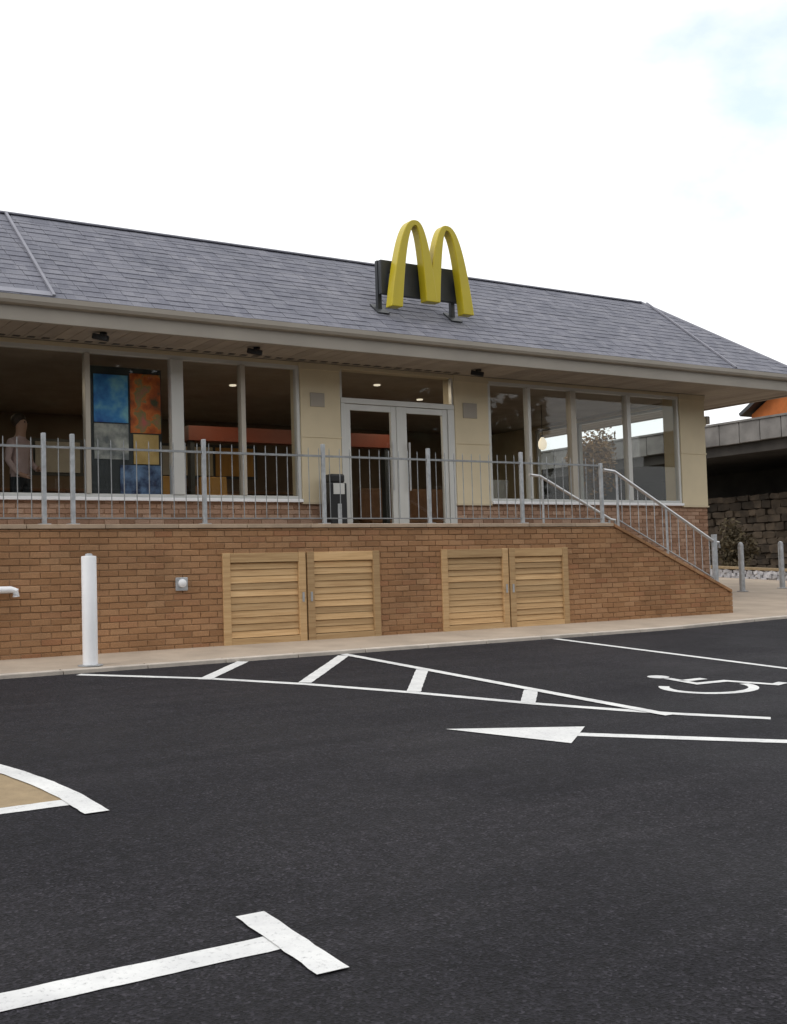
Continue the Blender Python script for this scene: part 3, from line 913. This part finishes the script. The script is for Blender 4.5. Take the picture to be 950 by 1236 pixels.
def chair(x, y, rz, m, label):
    t = thing('cafe_chair', (x, y, 1.5), label, 'chair', 'chairs by the windows')
    A = Matrix.Translation((x, y, 1.5)) @ Matrix.Rotation(rz, 4, 'Z')
    def bx(name, c, s, mm, tilt=0, bev=.012):
        MB().obox(A @ Matrix.Translation(c) @ Matrix.Rotation(tilt, 4, 'X'), *s).build(name, M[mm], t, bevel=bev)
    bx('seat', (0, 0, .46), (.46, .45, .07), m)
    bx('backrest', (0, .22, .76), (.46, .06, .50), m, R(-8))
    for sx in (-1, 1):
        for sy in (-1, 1): bx('leg', (sx * .19, sy * .18, .215), (.035, .035, .42), 'dark', 0, 0)
def table(x, y, label):
    t = thing('cafe_table', (x, y, 1.5), label, 'table', 'tables by the windows')
    MB().box(x - .38, x + .38, y - .38, y + .38, 2.22, 2.26).build('table_top', M['tablewood'], t, bevel=.01)
    MB().tube([(x, y, 1.53), (x, y, 2.22)], .04, 10).build('pedestal', M['dark'], t, True)
    MB().lathe(x, y, [(.26, 1.496), (.26, 1.515), (.05, 1.54)], 18).build('base', M['dark'], t)
table(4.9, 5.3, 'brown table behind the orange seats')
table(1.0, 6.2, 'brown table behind the standing person')
table(10.4, 4.9, 'brown table behind the right hand windows')
for x, y, rz, m, lab in ((4.02, 4.4, R(12), 'amber', 'orange seat behind the window, nearer the poster screen'), (4.62, 4.35, R(-8), 'amber', 'orange seat behind the window, nearer the cream pier'),
                         (5.0, 6.1, math.pi * .05, 'tablewood', 'brown chair at the table behind the orange seats'), (1.1, 7.0, .2, 'tablewood', 'brown chair behind the standing person'),
                         (10.1, 4.2, math.pi, 'chairgrey', 'pale chair behind the right hand windows'), (10.9, 5.6, -.4, 'tablewood', 'brown chair at the table behind the right hand windows')):
    chair(x, y, rz, m, lab)
for x0, x1, y, lab in ((-.2, 1.9, 7.8, 'long brown bench seat deep behind the standing person'), (9.5, 12.2, 7.4, 'long brown bench seat deep behind the pendant lamp')):
    bs = thing('bench_seat', ((x0 + x1) / 2, y, 1.5), lab, 'bench', 'bench seats inside the restaurant')
    MB().box(x0, x1, y, y + .5, 1.5, 1.80).build('base', M['tablewood'], bs)
    MB().box(x0, x1, y, y + .52, 1.801, 1.95).build('seat', M['tablewood'], bs, bevel=.03)
    MB().box(x0, x1, y + .42, y + .56, 1.952, 2.65).build('backrest', M['tablewood'], bs, bevel=.03)
mb_ = thing('menu_board', (5.6, 9.5, 3.3), 'row of pale menu panels on the dark wall above the counter', 'menu board')
for k in range(5):
    MB().box(3.2 + k * .95, 4.08 + k * .95, 9.55, 9.58, 3.0, 3.6).build('panel', M[('chairgrey', 'amber', 'chairgrey', 'cream', 'amber')[k]], mb_)
MB().box(3.1, 7.98, 9.582, 9.598, 2.94, 3.66).build('backing', M['dark'], mb_)
table(2.6, 5.0, 'brown table behind the poster screen')
table(12.6, 6.6, 'brown table nearest the corner window')
chair(12.0, 6.7, R(80), 'tablewood', 'brown chair at the table nearest the corner window')
chair(.3, 5.2, R(160), 'tablewood', 'brown chair left of the standing person')
ct = thing('serving_counter', (5.5, 8.4, 1.5), 'long dark counter with an orange canopy deep inside the restaurant', 'counter')
MB().box(2.2, 8.6, 8.0, 8.7, 1.5, 2.5).build('front', M['i_wall'], ct)
MB().box(2.1, 8.7, 7.9, 8.75, 2.501, 2.55).build('worktop', M['tablewood'], ct)
MB().box(4.9, 9.2, 6.1, 6.35, 3.30, 3.56).build('canopy', M['orange'], ct)
MB().box(4.95, 5.03, 6.15, 6.3, 1.5, 3.299).build('canopy_post', M['dark'], ct); MB().box(9.05, 9.13, 6.15, 6.3, 1.5, 3.299).build('canopy_post', M['dark'], ct)
pn = thing('pendant_lamp', (12.12, 5.0, 4.15), 'lit round pendant lamp hanging behind the right hand windows', 'lamp')
MB().tube([(12.12, 5, 3.52), (12.12, 5, 4.154)], .008, 6).build('cord', M['black'], pn)
MB().lathe(12.12, 5.0, [(.02, 3.24), (.07, 3.27), (.09, 3.34), (.08, 3.42), (.03, 3.50)], 16).build('globe', M['lamp'], pn, True)
MB().lathe(12.12, 5.0, [(.035, 3.50), (.03, 3.54)], 12).build('cap', M['black'], pn)

# person standing behind the left window
def person(loc, label):
    V = [((0, 0, .95), .15), ((0, .01, 1.15), .145), ((0, .01, 1.36), .165), ((0, 0, 1.50), .07), ((0, -.02, 1.60), .075), ((0, -.03, 1.70), .095), ((0, -.02, 1.78), .06),
         ((.19, .01, 1.42), .065), ((.25, .03, 1.15), .05), ((.17, -.17, 1.02), .038), ((.08, -.27, 1.02), .035),
         ((-.19, .01, 1.42), .065), ((-.25, .03, 1.15), .05), ((-.20, -.12, .95), .038), ((-.16, -.2, .90), .035),
         ((.10, 0, .86), .10), ((.11, -.01, .48), .068), ((.11, .02, .09), .045), ((.12, -.14, .04), .04),
         ((-.10, 0, .86), .10), ((-.12, .01, .48), .068), ((-.13, .04, .09), .045), ((-.15, -.12, .04), .04)]
    E = [(0, 1), (1, 2), (2, 3), (3, 4), (4, 5), (5, 6), (2, 7), (7, 8), (8, 9), (9, 10), (2, 11), (11, 12), (12, 13), (13, 14),
         (0, 15), (15, 16), (16, 17), (17, 18), (0, 19), (19, 20), (20, 21), (21, 22)]
    for hand, sgn in ((10, 1), (14, -1)):                 # palm with five fingers
        hx, hy, hz = V[hand][0]
        for k in range(5):
            off = (k - 2) * .017
            if k == 0: p1, p2 = (hx - sgn * .03, hy - .01, hz + .03), (hx - sgn * .045, hy - .04, hz + .04)
            else: p1, p2 = (hx + off, hy - .045, hz - .012), (hx + off, hy - .075 - .006 * (2 - abs(k - 2.5)), hz - .035)
            i = len(V); V.append((p1, .0095)); V.append((p2, .008)); E.append((hand, i)); E.append((i, i + 1))
    me = bpy.data.meshes.new('body')
    me.from_pydata([p for p, r in V], E, [])
    o = bpy.data.objects.new('tmp', me); col.objects.link(o)
    o.modifiers.new('skin', 'SKIN')
    for i, (p, r) in enumerate(V):
        sv = me.skin_vertices[0].data[i]; sv.radius = (r, r * (.72 if i in (0, 1, 2) else 1)); sv.use_root = i == 0
    sub = o.modifiers.new('sub', 'SUBSURF'); sub.levels = 2; sub.render_levels = 2
    dg = bpy.context.evaluated_depsgraph_get()
    em = bpy.data.meshes.new_from_object(o.evaluated_get(dg))
    bpy.data.objects.remove(o)
    em.name = 'body'
    em.materials.clear()
    for k in ('skin', 'shirt', 'trousers', 'black'): em.materials.append(M[k])
    for p in em.polygons:
        c = p.center; p.use_smooth = True
        hand = (abs(c.x) < .2 and c.y < -.20 and c.z > .8) or (c.x < -.1 and c.y < -.155 and c.z > .8)
        p.material_index = 0 if (c.z > 1.50 or hand) else 1 if c.z > .93 else 2 if c.z > .1 else 3
    t = thing('person', loc, label, 'person')
    b = bpy.data.objects.new('body', em); col.objects.link(b); b.parent = t
    h = MB()
    for i in range(9):
        a = i / 8
        pass
    h.lathe(0, 0, [(.06, 1.66), (.098, 1.70), (.108, 1.75), (.095, 1.81), (.05, 1.845), (.01, 1.85)], 16)
    hm = h.mesh('hair'); hm.materials.append(M['hair'])
    for p in hm.polygons: p.use_smooth = True
    ho = bpy.data.objects.new('hair', hm); col.objects.link(ho); ho.parent = t; ho.location = (0, .025, 0)
    fm = MB()
    fm.lathe(.035, -.115, [(.010, 1.705), (.010, 1.722)], 8); fm.lathe(-.035, -.115, [(.010, 1.705), (.010, 1.722)], 8)
    fo = fm.mesh('eyes'); fo.materials.append(M['black'])
    fo = bpy.data.objects.new('eyes', fo); col.objects.link(fo); fo.parent = t
    t.rotation_euler.z = R(35)
    return t
person((1.42, 4.2, 1.497), 'person in a pale pink top and dark trousers standing behind the left window')

# ------------------------------------------------------------------ beyond the right hand corner
dk = thing('concrete_overpass', (24, 10, 0), 'grey concrete parapet and deck casting deep shade beyond the corner pier', 'overpass')
y = -8.0
while y < 34:
    MB().box(24.0, 24.16, y + .012, y + .738, 4.36 + random.uniform(-.01, .01), 4.97).build('parapet_panel', M['concrete'], dk, bevel=.012)
    y += .75
MB().box(23.96, 24.24, -8, 34, 4.972, 5.03).build('parapet_rail', M['concrete'], dk)
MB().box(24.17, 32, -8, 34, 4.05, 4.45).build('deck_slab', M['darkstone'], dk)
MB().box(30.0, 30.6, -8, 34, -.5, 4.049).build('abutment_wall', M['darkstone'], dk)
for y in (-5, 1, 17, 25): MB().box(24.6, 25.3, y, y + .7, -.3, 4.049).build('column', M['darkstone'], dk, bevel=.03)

lw = thing('low_rubble_wall', (21, 8, zg(8)), 'low pale rubble wall with a beige coping behind the grey posts', 'wall')
st = MB()
random.seed(11)
y = 1.5
while y < 15:
    for r in range(3):
        l = random.uniform(.10, .2)
        st.obox(Matrix.Translation((21.0 + random.uniform(-.03, .02), y + random.uniform(0, .1), zg(y) + .03 + r * .085)) @ Matrix.Rotation(random.uniform(-.3, .3), 4, 'X')
                @ Matrix.Rotation(random.uniform(-.3, .3), 4, 'Z'), .16, l, .085)
    y += .145
st.build('rubble', M['rubble'], lw, kind='stuff', bevel=0)
m = MB()
m.add([(20.9, 1.4, zg(1.4) + .26), (21.15, 1.4, zg(1.4) + .26), (21.15, 15.2, zg(15.2) + .26), (20.9, 15.2, zg(15.2) + .26),
       (20.9, 1.4, zg(1.4) + .32), (21.15, 1.4, zg(1.4) + .32), (21.15, 15.2, zg(15.2) + .32), (20.9, 15.2, zg(15.2) + .32)],
      [(0, 3, 2, 1), (4, 5, 6, 7), (0, 1, 5, 4), (1, 2, 6, 5), (2, 3, 7, 6), (3, 0, 4, 7)])
m.build('coping', M['tan'], lw)

def leaves(m, c, rad, n, size, clumps=9, flat=1.0):
    cs = []
    for i in range(clumps):
        d = Vector((random.gauss(0, 1), random.gauss(0, 1), random.gauss(0, 1))).normalized() * random.uniform(.25, .8)
        cs.append((Vector((c[0] + d.x * rad[0], c[1] + d.y * rad[1], c[2] + d.z * rad[2])), random.uniform(.28, .5)))
    for i in range(n):
        cc, k = random.choice(cs)
        d = Vector((random.gauss(0, 1), random.gauss(0, 1), random.gauss(0, 1))).normalized() * random.random() ** .4
        p = cc + Vector((d.x * rad[0] * k, d.y * rad[1] * k, d.z * rad[2] * k))
        a = Vector((random.gauss(0, 1), random.gauss(0, 1), random.gauss(0, .6))).normalized()
        b = a.orthogonal().normalized()
        b = (Matrix.Rotation(random.uniform(0, 6.28), 3, a) @ b)
        s = size * random.uniform(.6, 1.3)
        m.add([p - a * s, p + b * s * .5, p + a * s, p - b * s * .5], [(0, 1, 2, 3)])
    return cs
def bush(x, y, h, w, label, mt='bramble'):
    z = zg(min(y, 16)) - .02
    t = thing('bramble_bush', (x, y, z), label, 'bush', 'brown bushes under the overpass')
    m = MB()
    cs = leaves(m, (x, y, z + h * .55), (w * .5, w * .6, h * .5), 1500, .07, 12)
    m.build('foliage', M[mt], t)
    s = MB()
    for c, k in cs: s.tube([(x + random.uniform(-.1, .1), y + random.uniform(-.1, .1), z), ((x + c.x) / 2, (y + c.y) / 2, z + (c.z - z) * .6), c], [.03, .02, .008], 5)
    s.build('stems', M['bark'], t)
for x, y, h, w, lab in ((23.2, 6.0, 1.3, 1.5, 'low brown bush before the dark stone wall at the right edge'), (23.3, 9.6, 1.5, 1.5, 'low brown bush before the dark stone wall next to the corner pier'),
                        (22.6, 12.4, 2.2, 1.9, 'brown bush seen through the corner window')):
    bush(x, y, h, w, lab)
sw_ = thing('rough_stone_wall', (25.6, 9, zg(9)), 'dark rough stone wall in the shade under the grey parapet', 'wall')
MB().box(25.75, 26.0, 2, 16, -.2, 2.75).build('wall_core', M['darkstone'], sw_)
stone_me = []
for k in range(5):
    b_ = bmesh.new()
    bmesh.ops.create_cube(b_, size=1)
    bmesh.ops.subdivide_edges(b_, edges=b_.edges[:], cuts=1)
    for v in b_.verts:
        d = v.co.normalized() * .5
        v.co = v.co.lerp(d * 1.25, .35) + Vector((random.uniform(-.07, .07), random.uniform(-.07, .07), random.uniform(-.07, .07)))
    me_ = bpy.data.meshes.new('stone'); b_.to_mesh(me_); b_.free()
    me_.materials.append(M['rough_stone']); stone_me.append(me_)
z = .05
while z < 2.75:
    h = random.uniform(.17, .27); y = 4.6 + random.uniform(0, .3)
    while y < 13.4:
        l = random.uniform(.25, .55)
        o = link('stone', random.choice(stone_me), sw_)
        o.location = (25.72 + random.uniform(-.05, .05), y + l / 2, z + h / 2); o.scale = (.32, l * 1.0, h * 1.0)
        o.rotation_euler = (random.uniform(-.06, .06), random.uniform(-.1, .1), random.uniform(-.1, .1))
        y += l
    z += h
tr = thing('autumn_tree', (22.0, 14.2, .7), 'bare brown autumn tree seen through the right hand windows', 'tree')
m = MB(); cs = leaves(m, (22.0, 14.2, 4.5), (1.1, 1.1, 1.4), 2200, .08, 14); m.build('crown', M['leaf'], tr)
m = MB().tube([(22, 14.2, .6), (22.05, 14.2, 2), (21.98, 14.2, 3.6)], [.14, .11, .07], 8)
for c, k in cs: m.tube([(22.0, 14.2, random.uniform(2.2, 3.5)), (22 + (c.x - 22) * .6, 14.2 + (c.y - 14.2) * .6, c.z - .5), c], [.05, .03, .01], 5)
m.build('trunk', M['bark'], tr)

hs = thing('orange_house', (40, 15.5, 0), 'house gable of orange tiles showing under the right end of the eaves', 'house')
MB().add([(36, 11.6, 0), (36, 19.4, 0), (36, 19.4, 7.0), (36, 15.5, 9.35), (36, 11.6, 7.0), (46, 11.6, 0), (46, 19.4, 0), (46, 19.4, 7.0), (46, 15.5, 9.35), (46, 11.6, 7.0)],
         [(0, 1, 2, 3, 4), (5, 9, 8, 7, 6), (0, 4, 9, 5), (1, 6, 7, 2), (4, 3, 8, 9), (2, 7, 8, 3)]).build('wall', M['orange_tile'], hs)
for s in (-1, 1):
    Mx = Matrix.Translation((40.85, 15.5 + s * 2.05, 8.28)) @ Matrix.Rotation(-s * math.atan2(2.35, 3.9), 4, 'X')
    rr = MB().obox(Mx, 10.6, 4.95, .14).build('roof', M['dark'], hs)
w = MB().box(35.93, 35.99, 16.6, 17.4, 5.9, 7.1).build('window', M['white'], hs)
MB().box(35.915, 35.925, 16.7, 17.3, 6.0, 7.0).build('pane', M['glass'], w)

# added trees, out of view behind the camera, to darken the window reflections
random.seed(5)
m = MB()
for k in range(64):
    cx, cy = -40 + (k % 32) * 2.7 + random.uniform(-1, 1), -40 - (k // 32) * 5 + random.uniform(-2, 2)
    hh = random.uniform(15, 21)
    leaves(m, (cx, cy, -2.5 + hh * .5), (3.0, 2.4, hh * .5), 1300, .62, 18)
    m.tube([(cx, cy, -2.7), (cx, cy, -2.7 + hh * .7)], [.3, .1], 6)
tag(m.build('unseen_reflected_wood', M['wood_leaf']), 'dark leafy wood added out of view to darken the window reflections', 'wood', kind='stuff')
